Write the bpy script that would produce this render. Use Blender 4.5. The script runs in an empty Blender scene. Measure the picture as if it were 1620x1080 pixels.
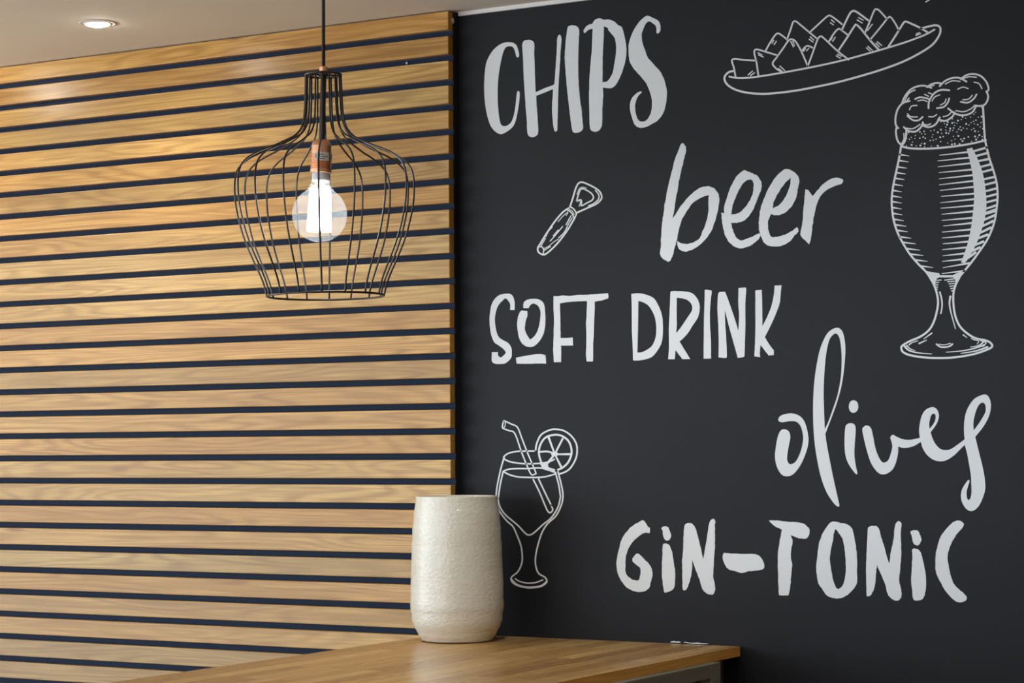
import bpy, math, random
import numpy as np
from mathutils import Vector, Matrix
from mathutils.geometry import tessellate_polygon

random.seed(7)
S = bpy.context.scene
COL = S.collection

# ------------------------------------------------------------------ camera
F_PX, YAW, PITCH, ROLL = 3457.8, 0.53268, 0.04769, -0.00715
CAM = np.array([2.78119, -4.42545, 1.45214])
def _axes():
    cy, sy, cp, sp = math.cos(YAW), math.sin(YAW), math.cos(PITCH), math.sin(PITCH)
    f = np.array([-sy*cp, cy*cp, sp]); r = np.array([cy, sy, 0.0]); u = np.cross(r, f)
    c, s = math.cos(ROLL), math.sin(ROLL)
    return c*r + s*u, -s*r + c*u, f
RT, UP, FW = _axes()
cam_d = bpy.data.cameras.new('camera'); cam = bpy.data.objects.new('camera', cam_d); COL.objects.link(cam)
cam.matrix_world = Matrix(((RT[0], UP[0], -FW[0], CAM[0]), (RT[1], UP[1], -FW[1], CAM[1]),
                           (RT[2], UP[2], -FW[2], CAM[2]), (0, 0, 0, 1)))
cam_d.sensor_width = 36.0; cam_d.sensor_fit = 'HORIZONTAL'; cam_d.lens = F_PX*36/1620
cam_d.clip_end = 100
S.camera = cam

# ------------------------------------------------------------------ render look
S.view_settings.view_transform = 'Standard'; S.view_settings.look = 'None'
S.view_settings.gamma = 1; S.view_settings.use_curve_mapping = False
S.view_settings.exposure = 0.0
S.cycles.use_denoising = True
S.cycles.max_bounces = 8; S.cycles.diffuse_bounces = 4; S.cycles.transparent_max_bounces = 16
S.cycles.caustics_reflective = False; S.cycles.caustics_refractive = False
S.cycles.sample_clamp_indirect = 4

# ------------------------------------------------------------------ sky and lamps
WORLD = 4.9
w = bpy.data.worlds.new('sky'); S.world = w; w.use_nodes = True
bg = w.node_tree.nodes['Background']; bg.inputs[0].default_value = (0.80, 0.90, 1.0, 1); bg.inputs[1].default_value = WORLD
def area(name, loc, direction, sx, sy, energy, color, portal=False):
    d = bpy.data.lights.new(name, 'AREA'); d.shape = 'RECTANGLE'; d.size = sx; d.size_y = sy
    d.energy = energy; d.color = color
    if portal: d.cycles.is_portal = True
    o = bpy.data.objects.new(name, d); COL.objects.link(o); o.location = loc
    o.rotation_euler = Vector(direction).to_track_quat('-Z', 'Y').to_euler()
    return o
def spot(name, loc, direction, energy, color, angle=70, blend=.6, radius=.03):
    d = bpy.data.lights.new(name, 'SPOT'); d.energy = energy; d.color = color
    d.spot_size = math.radians(angle); d.spot_blend = blend; d.shadow_soft_size = radius
    o = bpy.data.objects.new(name, d); COL.objects.link(o); o.location = loc
    o.rotation_euler = Vector(direction).to_track_quat('-Z', 'Y').to_euler()
    return o
def point(name, loc, energy, color, radius=.04):
    d = bpy.data.lights.new(name, 'POINT'); d.energy = energy; d.color = color; d.shadow_soft_size = radius
    o = bpy.data.objects.new(name, d); COL.objects.link(o); o.location = loc
    return o
# room: slats and black wall at the back (y about 0), windows to the left and behind the camera's left
RX0, RX1, RY0, RZ1 = -3.0, 5.6, -6.8, 2.503
WIN_F = (-2.85, 1.15, 0.12, 2.38)      # x0,x1,z0,z1 of the window in the front wall
WIN_S = (-6.6, -0.9, 0.12, 2.38)        # y0,y1,z0,z1 of the window in the side wall
area('front_window_portal', ((WIN_F[0]+WIN_F[1])/2, RY0-.05, 1.25), (0, 1, 0), WIN_F[1]-WIN_F[0], 2.26, 1, (1, 1, 1), True)
area('side_window_portal', (RX0-.05, (WIN_S[0]+WIN_S[1])/2, 1.25), (1, 0, 0), WIN_S[1]-WIN_S[0], 2.26, 1, (1, 1, 1), True)
# unseen spots added below the ceiling as warm fill for the room
WARM = (1.0, 0.86, 0.68)
for i, (x, y) in enumerate([(2.2, -2.2), (3.6, -2.2), (2.2, -4.8), (3.8, -4.8), (0.6, -4.6), (4.4, -0.9)]):
    spot('added_room_fill', (x, y, 2.46), (0, 0, -1), 80, WARM, 120, .8, .05)
for x in (.95, 2.0):
    spot('added_wall_fill', (x, -1.35, 2.46), (0, .75, -1), 20, (.90, .94, 1.0), 95, .9, .05)  # unseen cool spots added to brighten the black wall
spot('downlight_beam', (-1.56, -.33, 2.475), (0, 0, -1), 8, (1.0, .92, .82), 150, 1.0, .03)
point('downlight_lens_beside', (-1.56, -.33, 2.478), 2.0, (1.0, .95, .88), .022)
for x, e, c in ((-.55, 10, (1.0, .92, .80)), (.45, 13, (1.0, .96, .90))):
    spot('added_top_fill', (x, -.6, 2.47), (0, .22, -1), e, c, 100, .9, .04)  # unseen spots added for top light on slats, worktop and vase
point('next_pendant_bulb', (-1.62, -0.85, 1.98), 3.5, (1.0, .80, .52), .045)

# ------------------------------------------------------------------ helpers
def ray(q):
    d = FW + (q[0]-810)/F_PX*RT - (q[1]-540)/F_PX*UP
    return d
def on_plane(q, ax, val):
    d = ray(q); t = (val-CAM[ax])/d[ax]; return CAM + t*d
def depth_of(p): return float((np.array(p)-CAM) @ FW)

def mesh(name, verts, faces, mat=None, smooth=False):
    m = bpy.data.meshes.new(name); m.from_pydata([tuple(v) for v in verts], [], faces)
    if mat: m.materials.append(mat)
    if smooth: m.polygons.foreach_set('use_smooth', [True]*len(m.polygons))
    m.update(); return m
def obj(name, me, parent=None, M=None, **props):
    o = bpy.data.objects.new(name, me); COL.objects.link(o)
    if parent is not None:
        o.parent = parent
        o.matrix_parent_inverse = Matrix()
        if M is not None: o.matrix_local = world_inv(parent) @ M
    elif M is not None:
        o.matrix_world = M
    for k, v in props.items(): o[k] = v
    return o
_W = {}
def world_inv(p):
    m = p.matrix_basis.copy(); q = p.parent
    while q is not None:
        m = q.matrix_basis @ m; q = q.parent
    return m.inverted()
def empty(name, loc, **props):
    o = bpy.data.objects.new(name, None); COL.objects.link(o); o.location = loc; o.empty_display_size = .05
    for k, v in props.items(): o[k] = v
    return o
def box_data(x0, x1, y0, y1, z0, z1, bev=0.0):
    if bev <= 0:
        v = [(x, y, z) for x in (x0, x1) for y in (y0, y1) for z in (z0, z1)]
        f = [(0, 1, 3, 2), (4, 6, 7, 5), (0, 4, 5, 1), (2, 3, 7, 6), (0, 2, 6, 4), (1, 5, 7, 3)]
        return v, f
    import bmesh
    bm = bmesh.new(); vs, fs = box_data(x0, x1, y0, y1, z0, z1)
    vv = [bm.verts.new(p) for p in vs]
    for q in fs: bm.faces.new([vv[i] for i in q])
    bmesh.ops.recalc_face_normals(bm, faces=bm.faces)
    bmesh.ops.bevel(bm, geom=list(bm.edges), offset=bev, segments=2, affect='EDGES', profile=.5)
    v = [tuple(p.co) for p in bm.verts]; bm.verts.index_update()
    f = [tuple(p.index for p in q.verts) for q in bm.faces]; bm.free()
    return v, f
def box(name, b, mat, parent=None, bev=0.0, origin=None, **props):
    x0, x1, y0, y1, z0, z1 = b
    c = origin or ((x0+x1)/2, (y0+y1)/2, (z0+z1)/2)
    v, f = box_data(x0-c[0], x1-c[0], y0-c[1], y1-c[1], z0-c[2], z1-c[2], bev)
    return obj(name, mesh(name, v, f, mat), parent, Matrix.Translation(c), **props)
def join(parts):
    V, Fc = [], []
    for v, f in parts:
        n = len(V); V += list(v); Fc += [tuple(i+n for i in q) for q in f]
    return V, Fc
def lathe(prof, n=48, closed=False):
    """prof: list of (r, z) -> quads; r=0 ends become fans"""
    V, Fc, rows = [], [], []
    for r, z in prof:
        if r < 1e-6: rows.append([len(V)]); V.append((0, 0, z))
        else:
            rows.append(list(range(len(V), len(V)+n)))
            V += [(r*math.cos(2*math.pi*k/n), r*math.sin(2*math.pi*k/n), z) for k in range(n)]
    for a, b in zip(rows, rows[1:]):
        for k in range(n):
            k2 = (k+1) % n
            if len(a) == 1 and len(b) == 1: continue
            if len(a) == 1: Fc.append((a[0], b[k2], b[k]))
            elif len(b) == 1: Fc.append((a[k], a[k2], b[0]))
            else: Fc.append((a[k], a[k2], b[k2], b[k]))
    return V, Fc
def tube(pts, r, n=8, closed=False):
    pts = [Vector(p) for p in pts]; m = len(pts); V, Fc = [], []
    ref = None
    for i, p in enumerate(pts):
        a = pts[(i-1) % m] if (closed or i > 0) else p
        b = pts[(i+1) % m] if (closed or i < m-1) else p
        t = (b-a).normalized()
        if ref is None: ref = t.orthogonal().normalized()
        ref = (ref - t*ref.dot(t)).normalized(); bi = t.cross(ref)
        V += [tuple(p + r*(math.cos(2*math.pi*k/n)*ref + math.sin(2*math.pi*k/n)*bi)) for k in range(n)]
    for i in range(m if closed else m-1):
        j = (i+1) % m
        for k in range(n):
            Fc.append((i*n+k, i*n+(k+1) % n, j*n+(k+1) % n, j*n+k))
    if not closed:
        Fc.append(tuple(range(n-1, -1, -1))); Fc.append(tuple(range((m-1)*n, m*n)))
    return V, Fc
def ring_pts(R, z, n=64): return [(R*math.cos(2*math.pi*k/n), R*math.sin(2*math.pi*k/n), z) for k in range(n)]

# ------------------------------------------------------------------ materials
def new_mat(name):
    m = bpy.data.materials.new(name); m.use_nodes = True
    nt = m.node_tree; b = nt.nodes['Principled BSDF']
    return m, nt, b
def N(nt, t, **kw):
    n = nt.nodes.new(t)
    for k, v in kw.items(): setattr(n, k, v)
    return n
def math_n(nt, op, a, b=None, c=None):
    n = N(nt, 'ShaderNodeMath', operation=op)
    for i, v in enumerate((a, b, c)):
        if v is None: continue
        if isinstance(v, (int, float)): n.inputs[i].default_value = v
        else: nt.links.new(v, n.inputs[i])
    return n.outputs[0]
def ramp(nt, fac, stops):
    n = N(nt, 'ShaderNodeValToRGB'); e = n.color_ramp.elements
    while len(e) < len(stops): e.new(.5)
    for k, (p, c) in zip(e, stops): k.position = p; k.color = (*c, 1)
    nt.links.new(fac, n.inputs[0]); return n.outputs[0]
def noise(nt, vec, scale, detail=4, rough=.55, dist=0.0):
    n = N(nt, 'ShaderNodeTexNoise'); n.inputs['Scale'].default_value = scale
    n.inputs['Detail'].default_value = detail; n.inputs['Roughness'].default_value = rough
    n.inputs['Distortion'].default_value = dist
    nt.links.new(vec, n.inputs['Vector']); return n.outputs['Fac']
def mapping(nt, vec, scale, loc=None):
    n = N(nt, 'ShaderNodeMapping'); n.inputs['Scale'].default_value = scale
    nt.links.new(vec, n.inputs['Vector'])
    if loc is not None: nt.links.new(loc, n.inputs['Location'])
    return n.outputs[0]
def mix(nt, fac, a, b, mode='MIX'):
    n = N(nt, 'ShaderNodeMix', data_type='RGBA', blend_type=mode)
    for s, v in ((n.inputs['Factor'], fac), (n.inputs['A'], a), (n.inputs['B'], b)):
        if isinstance(v, (int, float)): s.default_value = v
        elif isinstance(v, tuple): s.default_value = (*v, 1)
        else: nt.links.new(v, s)
    return n.outputs['Result']
def bump(nt, b, h, strength, dist=.001):
    n = N(nt, 'ShaderNodeBump'); n.inputs['Strength'].default_value = strength; n.inputs['Distance'].default_value = dist
    nt.links.new(h, n.inputs['Height']); nt.links.new(n.outputs[0], b.inputs['Normal'])
def simple(name, col, rough=.5, metal=0.0, spec=.5):
    m, nt, b = new_mat(name)
    b.inputs['Base Color'].default_value = (*col, 1); b.inputs['Roughness'].default_value = rough
    b.inputs['Metallic'].default_value = metal; b.inputs['Specular IOR Level'].default_value = spec
    return m

def oak(name, axis='X', light=(.66, .43, .172), mid=(.53, .325, .122), dark=(.26, .130, .042), per_object=True, rough=.31):
    """oak with cathedral figure running along axis; each object gets its own cut and tone"""
    m, nt, b = new_mat(name)
    tc = N(nt, 'ShaderNodeTexCoord').outputs['Object']
    oi = N(nt, 'ShaderNodeObjectInfo')
    off = N(nt, 'ShaderNodeCombineXYZ')
    r = oi.outputs['Random']
    nt.links.new(math_n(nt, 'MULTIPLY', r, 37.0), off.inputs[0])
    nt.links.new(math_n(nt, 'MULTIPLY', r, 91.0), off.inputs[1])
    nt.links.new(math_n(nt, 'MULTIPLY', r, 53.0), off.inputs[2])
    lo = off.outputs[0] if per_object else None
    along = {'X': 0, 'Y': 1, 'Z': 2}[axis]
    def sc(a, c):
        v = [c, c, c]; v[along] = a; return tuple(v)
    # figure: contour lines of a slowly varying stretched noise
    fig = noise(nt, mapping(nt, tc, sc(.95, 13.0), lo), 1.0, 2.0, .45, .18)
    rings = math_n(nt, 'SINE', math_n(nt, 'MULTIPLY', fig, 105.0))
    rings = math_n(nt, 'MULTIPLY_ADD', rings, .5, .5)
    rings = math_n(nt, 'POWER', rings, 1.6)
    # fibres
    fib = noise(nt, mapping(nt, tc, sc(5.0, 480.0), lo), 1.0, 3.0, .6)
    fib2 = noise(nt, mapping(nt, tc, sc(3.0, 110.0), lo), 1.0, 2.0, .5)
    cloud = noise(nt, mapping(nt, tc, sc(1.1, 7.0), lo), 1.0, 3.0, .5)
    base = ramp(nt, cloud, [(.30, mid), (.62, light)])
    strong = math_n(nt, 'MULTIPLY', rings, noise(nt, mapping(nt, tc, sc(2.2, 11.0), lo), 1.0, 2.0))
    c = mix(nt, math_n(nt, 'MULTIPLY', strong, .80), base, dark)
    c = mix(nt, math_n(nt, 'MULTIPLY', ramp(nt, fib, [(.40, (1, 1, 1)), (.58, (0, 0, 0))]), .42), c, dark)
    c = mix(nt, math_n(nt, 'MULTIPLY', ramp(nt, fib2, [(.36, (1, 1, 1)), (.60, (0, 0, 0))]), .30), c, dark)
    # a few knots
    vo = N(nt, 'ShaderNodeTexVoronoi'); vo.inputs['Scale'].default_value = 1.0
    nt.links.new(mapping(nt, tc, sc(2.4, 9.0), lo), vo.inputs['Vector'])
    kn = ramp(nt, vo.outputs['Distance'], [(.03, (1, 1, 1)), (.11, (0, 0, 0))])
    c = mix(nt, math_n(nt, 'MULTIPLY', kn, .55), c, (.20, .095, .035))
    hsv = N(nt, 'ShaderNodeHueSaturation')
    wn = N(nt, 'ShaderNodeTexWhiteNoise', noise_dimensions='1D'); nt.links.new(r, wn.inputs['W'])
    nt.links.new(math_n(nt, 'MULTIPLY_ADD', wn.outputs['Value'], .30, .83), hsv.inputs['Value'])
    wn2 = N(nt, 'ShaderNodeTexWhiteNoise', noise_dimensions='1D'); nt.links.new(math_n(nt, 'ADD', r, 3.3), wn2.inputs['W'])
    nt.links.new(math_n(nt, 'MULTIPLY_ADD', wn2.outputs['Value'], .014, .492), hsv.inputs['Hue'])
    nt.links.new(math_n(nt, 'MULTIPLY_ADD', wn2.outputs['Value'], -.10, 1.15), hsv.inputs['Saturation'])
    nt.links.new(c, hsv.inputs['Color'])
    nt.links.new(hsv.outputs[0], b.inputs['Base Color'])
    b.inputs['Roughness'].default_value = rough; b.inputs['Specular IOR Level'].default_value = .45
    bump(nt, b, math_n(nt, 'ADD', fib, math_n(nt, 'MULTIPLY', rings, -.3)), .18, .0006)
    return m

M_OAK = oak('oak_slat')
M_OAK_END = oak('oak_end', 'Z', (.52, .32, .10), (.44, .26, .08), (.28, .15, .045), rough=.6)

def counter_wood():
    m, nt, b = new_mat('worktop_staves')
    tc = N(nt, 'ShaderNodeTexCoord').outputs['Object']
    # staves run along y: brick rows of 44 mm across x
    sw = N(nt, 'ShaderNodeSeparateXYZ'); nt.links.new(tc, sw.inputs[0])
    cb = N(nt, 'ShaderNodeCombineXYZ'); nt.links.new(sw.outputs[1], cb.inputs[0]); nt.links.new(sw.outputs[0], cb.inputs[1])
    br = N(nt, 'ShaderNodeTexBrick'); br.offset = .37; br.offset_frequency = 2; br.squash = 1
    br.inputs['Color1'].default_value = (0, 0, 0, 1); br.inputs['Color2'].default_value = (1, 1, 1, 1)
    br.inputs['Mortar'].default_value = (.2, .2, .2, 1)
    br.inputs['Scale'].default_value = 1; br.inputs['Mortar Size'].default_value = .0009
    br.inputs['Mortar Smooth'].default_value = .3; br.inputs['Brick Width'].default_value = .62; br.inputs['Row Height'].default_value = .044
    nt.links.new(cb.outputs[0], br.inputs['Vector'])
    tone = br.outputs['Color']
    off = N(nt, 'ShaderNodeVectorMath', operation='SCALE'); nt.links.new(tone, off.inputs[0]); off.inputs['Scale'].default_value = 23.0
    add = N(nt, 'ShaderNodeVectorMath', operation='ADD'); nt.links.new(tc, add.inputs[0]); nt.links.new(off.outputs[0], add.inputs[1])
    v = add.outputs[0]
    fig = noise(nt, mapping(nt, v, (16, 1.6, 16)), 1, 2, .45, .3)
    rings = math_n(nt, 'MULTIPLY_ADD', math_n(nt, 'SINE', math_n(nt, 'MULTIPLY', fig, 85.0)), .5, .5)
    fib = noise(nt, mapping(nt, v, (330, 6, 330)), 1, 3, .6)
    c = ramp(nt, tone, [(.0, (.42, .23, .072)), (.5, (.62, .375, .13)), (1.0, (.82, .54, .215))])
    c = mix(nt, math_n(nt, 'MULTIPLY', rings, .35), c, (.27, .14, .05))
    c = mix(nt, math_n(nt, 'MULTIPLY', ramp(nt, fib, [(.4, (1, 1, 1)), (.62, (0, 0, 0))]), .30), c, (.20, .10, .04))
    nt.links.new(c, b.inputs['Base Color'])
    b.inputs['Roughness'].default_value = .25; b.inputs['Specular IOR Level'].default_value = .5
    bump(nt, b, fib, .08, .0005)
    return m
M_TOP = counter_wood()
M_EDGE = oak('worktop_edge_oak', 'Y', (.92, .47, .15), (.84, .41, .12), (.60, .28, .08), per_object=False, rough=.4)

def black_wall():
    m, nt, b = new_mat('black_wall_paint')
    tc = N(nt, 'ShaderNodeTexCoord').outputs['Object']
    c = ramp(nt, noise(nt, tc, 3.0, 4, .6), [(.3, (.0064, .0071, .0096)), (.7, (.0086, .0096, .0126))])
    nt.links.new(c, b.inputs['Base Color']); b.inputs['Roughness'].default_value = .55
    b.inputs['Specular IOR Level'].default_value = .25
    bump(nt, b, noise(nt, tc, 160, 4, .6), .25, .0008)
    return m
M_BLACK = black_wall()
def plaster(name, col):
    m, nt, b = new_mat(name)
    tc = N(nt, 'ShaderNodeTexCoord').outputs['Object']
    c = ramp(nt, noise(nt, tc, 1.3, 3, .5), [(.3, tuple(k*.96 for k in col)), (.7, col)])
    nt.links.new(c, b.inputs['Base Color']); b.inputs['Roughness'].default_value = .85
    bump(nt, b, noise(nt, tc, 120, 3, .6), .12, .0008)
    return m
M_CEIL = plaster('ceiling_paint_with_bounce', (.76, .70, .61))  # white ceiling; warm bounce off the wood is put into its colour
M_CREAM = plaster('cream_wall_paint', (.62, .57, .50))
M_TRIM = simple('white_trim', (.80, .79, .78), .35)
M_BLUE = simple('blue_black_board', (.006, .020, .052), .6, 0, .2)
M_DARKEDGE = simple('board_edge_black', (.006, .006, .007), .7)
M_FLOOR = oak('floor_wood', 'X', (.30, .19, .10), (.24, .145, .075), (.12, .07, .035), per_object=False)
M_VINYL = simple('white_vinyl', (.74, .775, .80), .5, 0, .4)
M_BLACKMETAL = simple('black_powder_coat', (.016, .012, .009), .30, 0, .6)
M_COPPER = simple('copper', (.92, .50, .29), .30, .85)
M_CORD = simple('black_cord', (.010, .010, .010), .6)
M_WHITEPL = simple('white_plastic', (.78, .80, .80), .4)
M_PAPER = simple('sticker_paper', (.70, .70, .66), .5)
M_INK = simple('ink', (.05, .05, .05), .6)

def emission(name, col, strength):
    m = bpy.data.materials.new(name); m.use_nodes = True; nt = m.node_tree; nt.nodes.clear()
    e = N(nt, 'ShaderNodeEmission'); e.inputs[0].default_value = (*col, 1); e.inputs[1].default_value = strength
    o = N(nt, 'ShaderNodeOutputMaterial'); nt.links.new(e.outputs[0], o.inputs[0]); return m
M_FIL = emission('led_filament', (1.0, .95, .86), 26.0)
M_LED = emission('downlight_lens', (1.0, .96, .90), 110.0)
M_RIM = simple('matte_white_rim', (.72, .69, .64), .7, 0, .2)
def bulb_glass():
    m = bpy.data.materials.new('clear_bulb_glass'); m.use_nodes = True; nt = m.node_tree; nt.nodes.clear()
    tr = N(nt, 'ShaderNodeBsdfTransparent'); tr.inputs[0].default_value = (.97, .98, 1, 1)
    gl = N(nt, 'ShaderNodeBsdfGlossy'); gl.inputs['Roughness'].default_value = .03
    tl = N(nt, 'ShaderNodeBsdfTranslucent'); tl.inputs[0].default_value = (.76, .88, 1, 1)
    lw = N(nt, 'ShaderNodeLayerWeight'); lw.inputs[0].default_value = .5
    ge = N(nt, 'ShaderNodeNewGeometry')
    rim = math_n(nt, 'MULTIPLY_ADD', math_n(nt, 'POWER', lw.outputs['Facing'], 4.0), .40, .035)
    rim = math_n(nt, 'MULTIPLY', rim, math_n(nt, 'SUBTRACT', 1.0, ge.outputs['Backfacing']))
    m1 = N(nt, 'ShaderNodeMixShader'); m1.inputs[0].default_value = .055
    nt.links.new(tr.outputs[0], m1.inputs[1]); nt.links.new(tl.outputs[0], m1.inputs[2])
    m2 = N(nt, 'ShaderNodeMixShader'); nt.links.new(rim, m2.inputs[0])
    nt.links.new(m1.outputs[0], m2.inputs[1]); nt.links.new(gl.outputs[0], m2.inputs[2])
    o = N(nt, 'ShaderNodeOutputMaterial'); nt.links.new(m2.outputs[0], o.inputs[0]); return m
M_GLASS = bulb_glass()
def window_glass():
    m = bpy.data.materials.new('window_glass'); m.use_nodes = True; nt = m.node_tree; nt.nodes.clear()
    tr = N(nt, 'ShaderNodeBsdfTransparent'); gl = N(nt, 'ShaderNodeBsdfGlossy'); gl.inputs['Roughness'].default_value = .02
    m2 = N(nt, 'ShaderNodeMixShader'); m2.inputs[0].default_value = .06
    nt.links.new(tr.outputs[0], m2.inputs[1]); nt.links.new(gl.outputs[0], m2.inputs[2])
    o = N(nt, 'ShaderNodeOutputMaterial'); nt.links.new(m2.outputs[0], o.inputs[0]); return m
M_PANE = window_glass()
def vase_mat():
    m, nt, b = new_mat('white_glazed_ceramic')
    tc = N(nt, 'ShaderNodeTexCoord').outputs['Object']
    c = ramp(nt, noise(nt, mapping(nt, tc, (6, 6, 18)), 1, 4, .6), [(.3, (.70, .68, .57)), (.7, (.79, .775, .68))])
    nt.links.new(c, b.inputs['Base Color']); b.inputs['Roughness'].default_value = .10
    b.inputs['Specular IOR Level'].default_value = .75
    h1 = noise(nt, mapping(nt, tc, (5, 5, 60)), 1, 4, .6)
    h2 = noise(nt, mapping(nt, tc, (105, 105, 140)), 1, 3, .62)
    h = math_n(nt, 'ADD', math_n(nt, 'MULTIPLY', h1, .6), math_n(nt, 'MULTIPLY', h2, .9))
    bump(nt, b, h, 1.0, .0023)
    return m
M_VASE = vase_mat()
def weathered():
    m, nt, b = new_mat('grey_green_weathered_wood')
    tc = N(nt, 'ShaderNodeTexCoord').outputs['Object']
    a = noise(nt, mapping(nt, tc, (40, 3, 40)), 1, 4, .6)
    c = ramp(nt, a, [(.3, (.16, .155, .11)), (.7, (.24, .235, .175))])
    k = noise(nt, tc, 34, 3, .7)
    c = mix(nt, ramp(nt, k, [(.64, (0, 0, 0)), (.74, (1, 1, 1))]), c, (.03, .024, .016))
    nt.links.new(c, b.inputs['Base Color']); b.inputs['Roughness'].default_value = .75
    bump(nt, b, a, .3, .001); return m
M_WEATHER = weathered()
M_SHADEWOOD = simple('shaded_brown_wood', (.030, .014, .009), .6)  # shadow on the back post is put into this deep brown
M_VOID = simple('cupboard_inside_shade', (.015, .014, .012), .8)  # near-black colour holds the shade of the hollow; the carcass is solid

# ------------------------------------------------------------------ room shell
YW = .045
box('wall_back', (RX0-.2, RX1+.2, YW, YW+.15, -.1, RZ1+.1), M_BLACK, kind='structure')
box('floor', (RX0-.2, RX1+.2, RY0-.2, YW+.15, -.12, 0.0), M_FLOOR, kind='structure')
box('ceiling', (RX0-.2, RX1+.2, RY0-.2, YW+.15, RZ1, RZ1+.12), M_CEIL, kind='structure')
box('wall_right', (RX1, RX1+.15, RY0-.2, YW, 0, RZ1), M_CREAM, kind='structure')
def wall_with_hole(name, axis, pos, a0, a1, h):
    """wall perpendicular to axis with one window opening h=(a,b,z0,z1)"""
    t = .15; P = []
    for (u0, u1, z0, z1) in ((a0, h[0], 0, RZ1), (h[1], a1, 0, RZ1), (h[0], h[1], 0, h[2]), (h[0], h[1], h[3], RZ1)):
        P.append(box_data(pos-t, pos, u0, u1, z0, z1) if axis == 0 else box_data(u0, u1, pos-t, pos, z0, z1))
    v, f = join(P)
    obj(name, mesh(name, v, f, M_CREAM), kind='structure')
wall_with_hole('wall_front', 1, RY0, RX0, RX1, WIN_F)
wall_with_hole('wall_side', 0, RX0, RY0, YW, WIN_S)
def window(name, axis, pos, h, n):
    P = []; w_ = .05
    for k in range(n+1):
        c = h[0] + (h[1]-h[0])*k/n
        lo, hi = (c, c+w_) if k == 0 else ((c-w_, c) if k == n else (c-w_/2, c+w_/2))
        P.append(('frame', lo, hi, h[2], h[3]))
    P.append(('frame', h[0], h[1], h[2], h[2]+w_)); P.append(('frame', h[0], h[1], h[3]-w_, h[3]))
    bx = [(box_data(pos-.10, pos-.04, a, b, c, d) if axis == 0 else box_data(a, b, pos-.10, pos-.04, c, d)) for _, a, b, c, d in P]
    v, f = join(bx); fr = obj(name, mesh(name, v, f, M_TRIM), kind='structure')
    b = (pos-.075, pos-.069, h[0]+w_, h[1]-w_, h[2]+w_, h[3]-w_) if axis == 0 else (h[0]+w_, h[1]-w_, pos-.075, pos-.069, h[2]+w_, h[3]-w_)
    box('pane', b, M_PANE, fr)
window('window_1', 1, RY0, WIN_F, 3)
window('window_2', 0, RX0, WIN_S, 4)
# white trim along the ceiling over the black wall
box('trim_1', (.004, RX1, YW-.006, YW, RZ1-.0095, RZ1), M_TRIM, kind='structure')

# slatted wall: blue-black board with one oak slat per row
SL_X0 = RX0+.01
left = box('wall_left', (SL_X0, 0.0, .021, YW, 0.0, 2.5), M_BLUE, kind='structure')
box('board_edge', (0.0002, .0012, .0215, YW, 0.0, 2.499), M_DARKEDGE, left)
PITCHZ, SH = .06, .0445
v, f = box_data(SL_X0, 0, 0, .0209, -SH, 0, .0016)
slat_me = mesh('slat', v, f, M_OAK); slat_me.materials.append(M_OAK_END)
for p in slat_me.polygons:
    if abs(p.normal.x) > .8: p.material_index = 1
for k in range(41):
    o = obj('slat', slat_me, left, Matrix.Translation((0, 0, 2.5-PITCHZ*k)))
# plaster specks left on the wall next to the slats
def wall_pt(q, lift=.0): return on_plane(q, 1, YW-lift)

# ------------------------------------------------------------------ counter
ZC, TH, XL, XR = 1.00296, .0215, -.03887, .73042
YF = -2.0
cnt = empty('counter', ((XL+XR)/2, -1.0, 0), label='counter with oak worktop and weathered grey green cupboard base', category='counter')
pts = [(XL, YF), (XR, YF), (XR, YW-.002), (.0025, YW-.002), (.0025, -.001), (XL, -.001)]
n = len(pts)
v = [(x, y, ZC) for x, y in pts] + [(x, y, ZC-TH) for x, y in pts]
f = [tuple(range(n)), tuple(range(2*n-1, n-1, -1))] + [(i, i+n, (i+1) % n+n, (i+1) % n) for i in range(n)]
c0 = Vector((XL, YF, ZC))
me = mesh('worktop', [Vector(q)-c0 for q in v], f, M_TOP); me.materials.append(M_EDGE)
for p in me.polygons:
    if abs(p.normal.z) < .5: p.material_index = 1
wt = obj('worktop', me, cnt, Matrix.Translation(c0))
# base, set in from the worktop edge; its end towards the right is a framed panel
pb = on_plane((1140, 1047), 2, ZC-TH)
BX, BY = float(pb[0]), float(pb[1])
po = on_plane((1125.5, 1073), 0, BX)
ST = BY-float(po[1]); RL = (ZC-TH)-float(po[2])
zb = ZC-TH
box('carcass', (XL+.04, BX-.03, YF+.05, BY-.02, .08, zb), M_VOID, cnt)
box('plinth', (XL+.07, BX-.07, YF+.1, BY-.03, 0, .08), M_SHADEWOOD, cnt)
box('stile', (BX-.03, BX, BY-ST, BY, .08, zb), M_WEATHER, cnt, .0015)
box('stile', (BX-.03, BX, YF+.05, YF+.05+ST, .08, zb), M_WEATHER, cnt, .0015)
box('rail', (BX-.03, BX, YF+.05+ST, BY-ST, zb-RL, zb), M_WEATHER, cnt, .0015)
box('rail', (BX-.03, BX, YF+.05+ST, BY-ST, .08, .08+.1), M_WEATHER, cnt, .0015)
box('back_post', (BX-.03, BX-.004, BY+.0005, BY+.022, 0.0, zb), M_SHADEWOOD, cnt)

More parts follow.
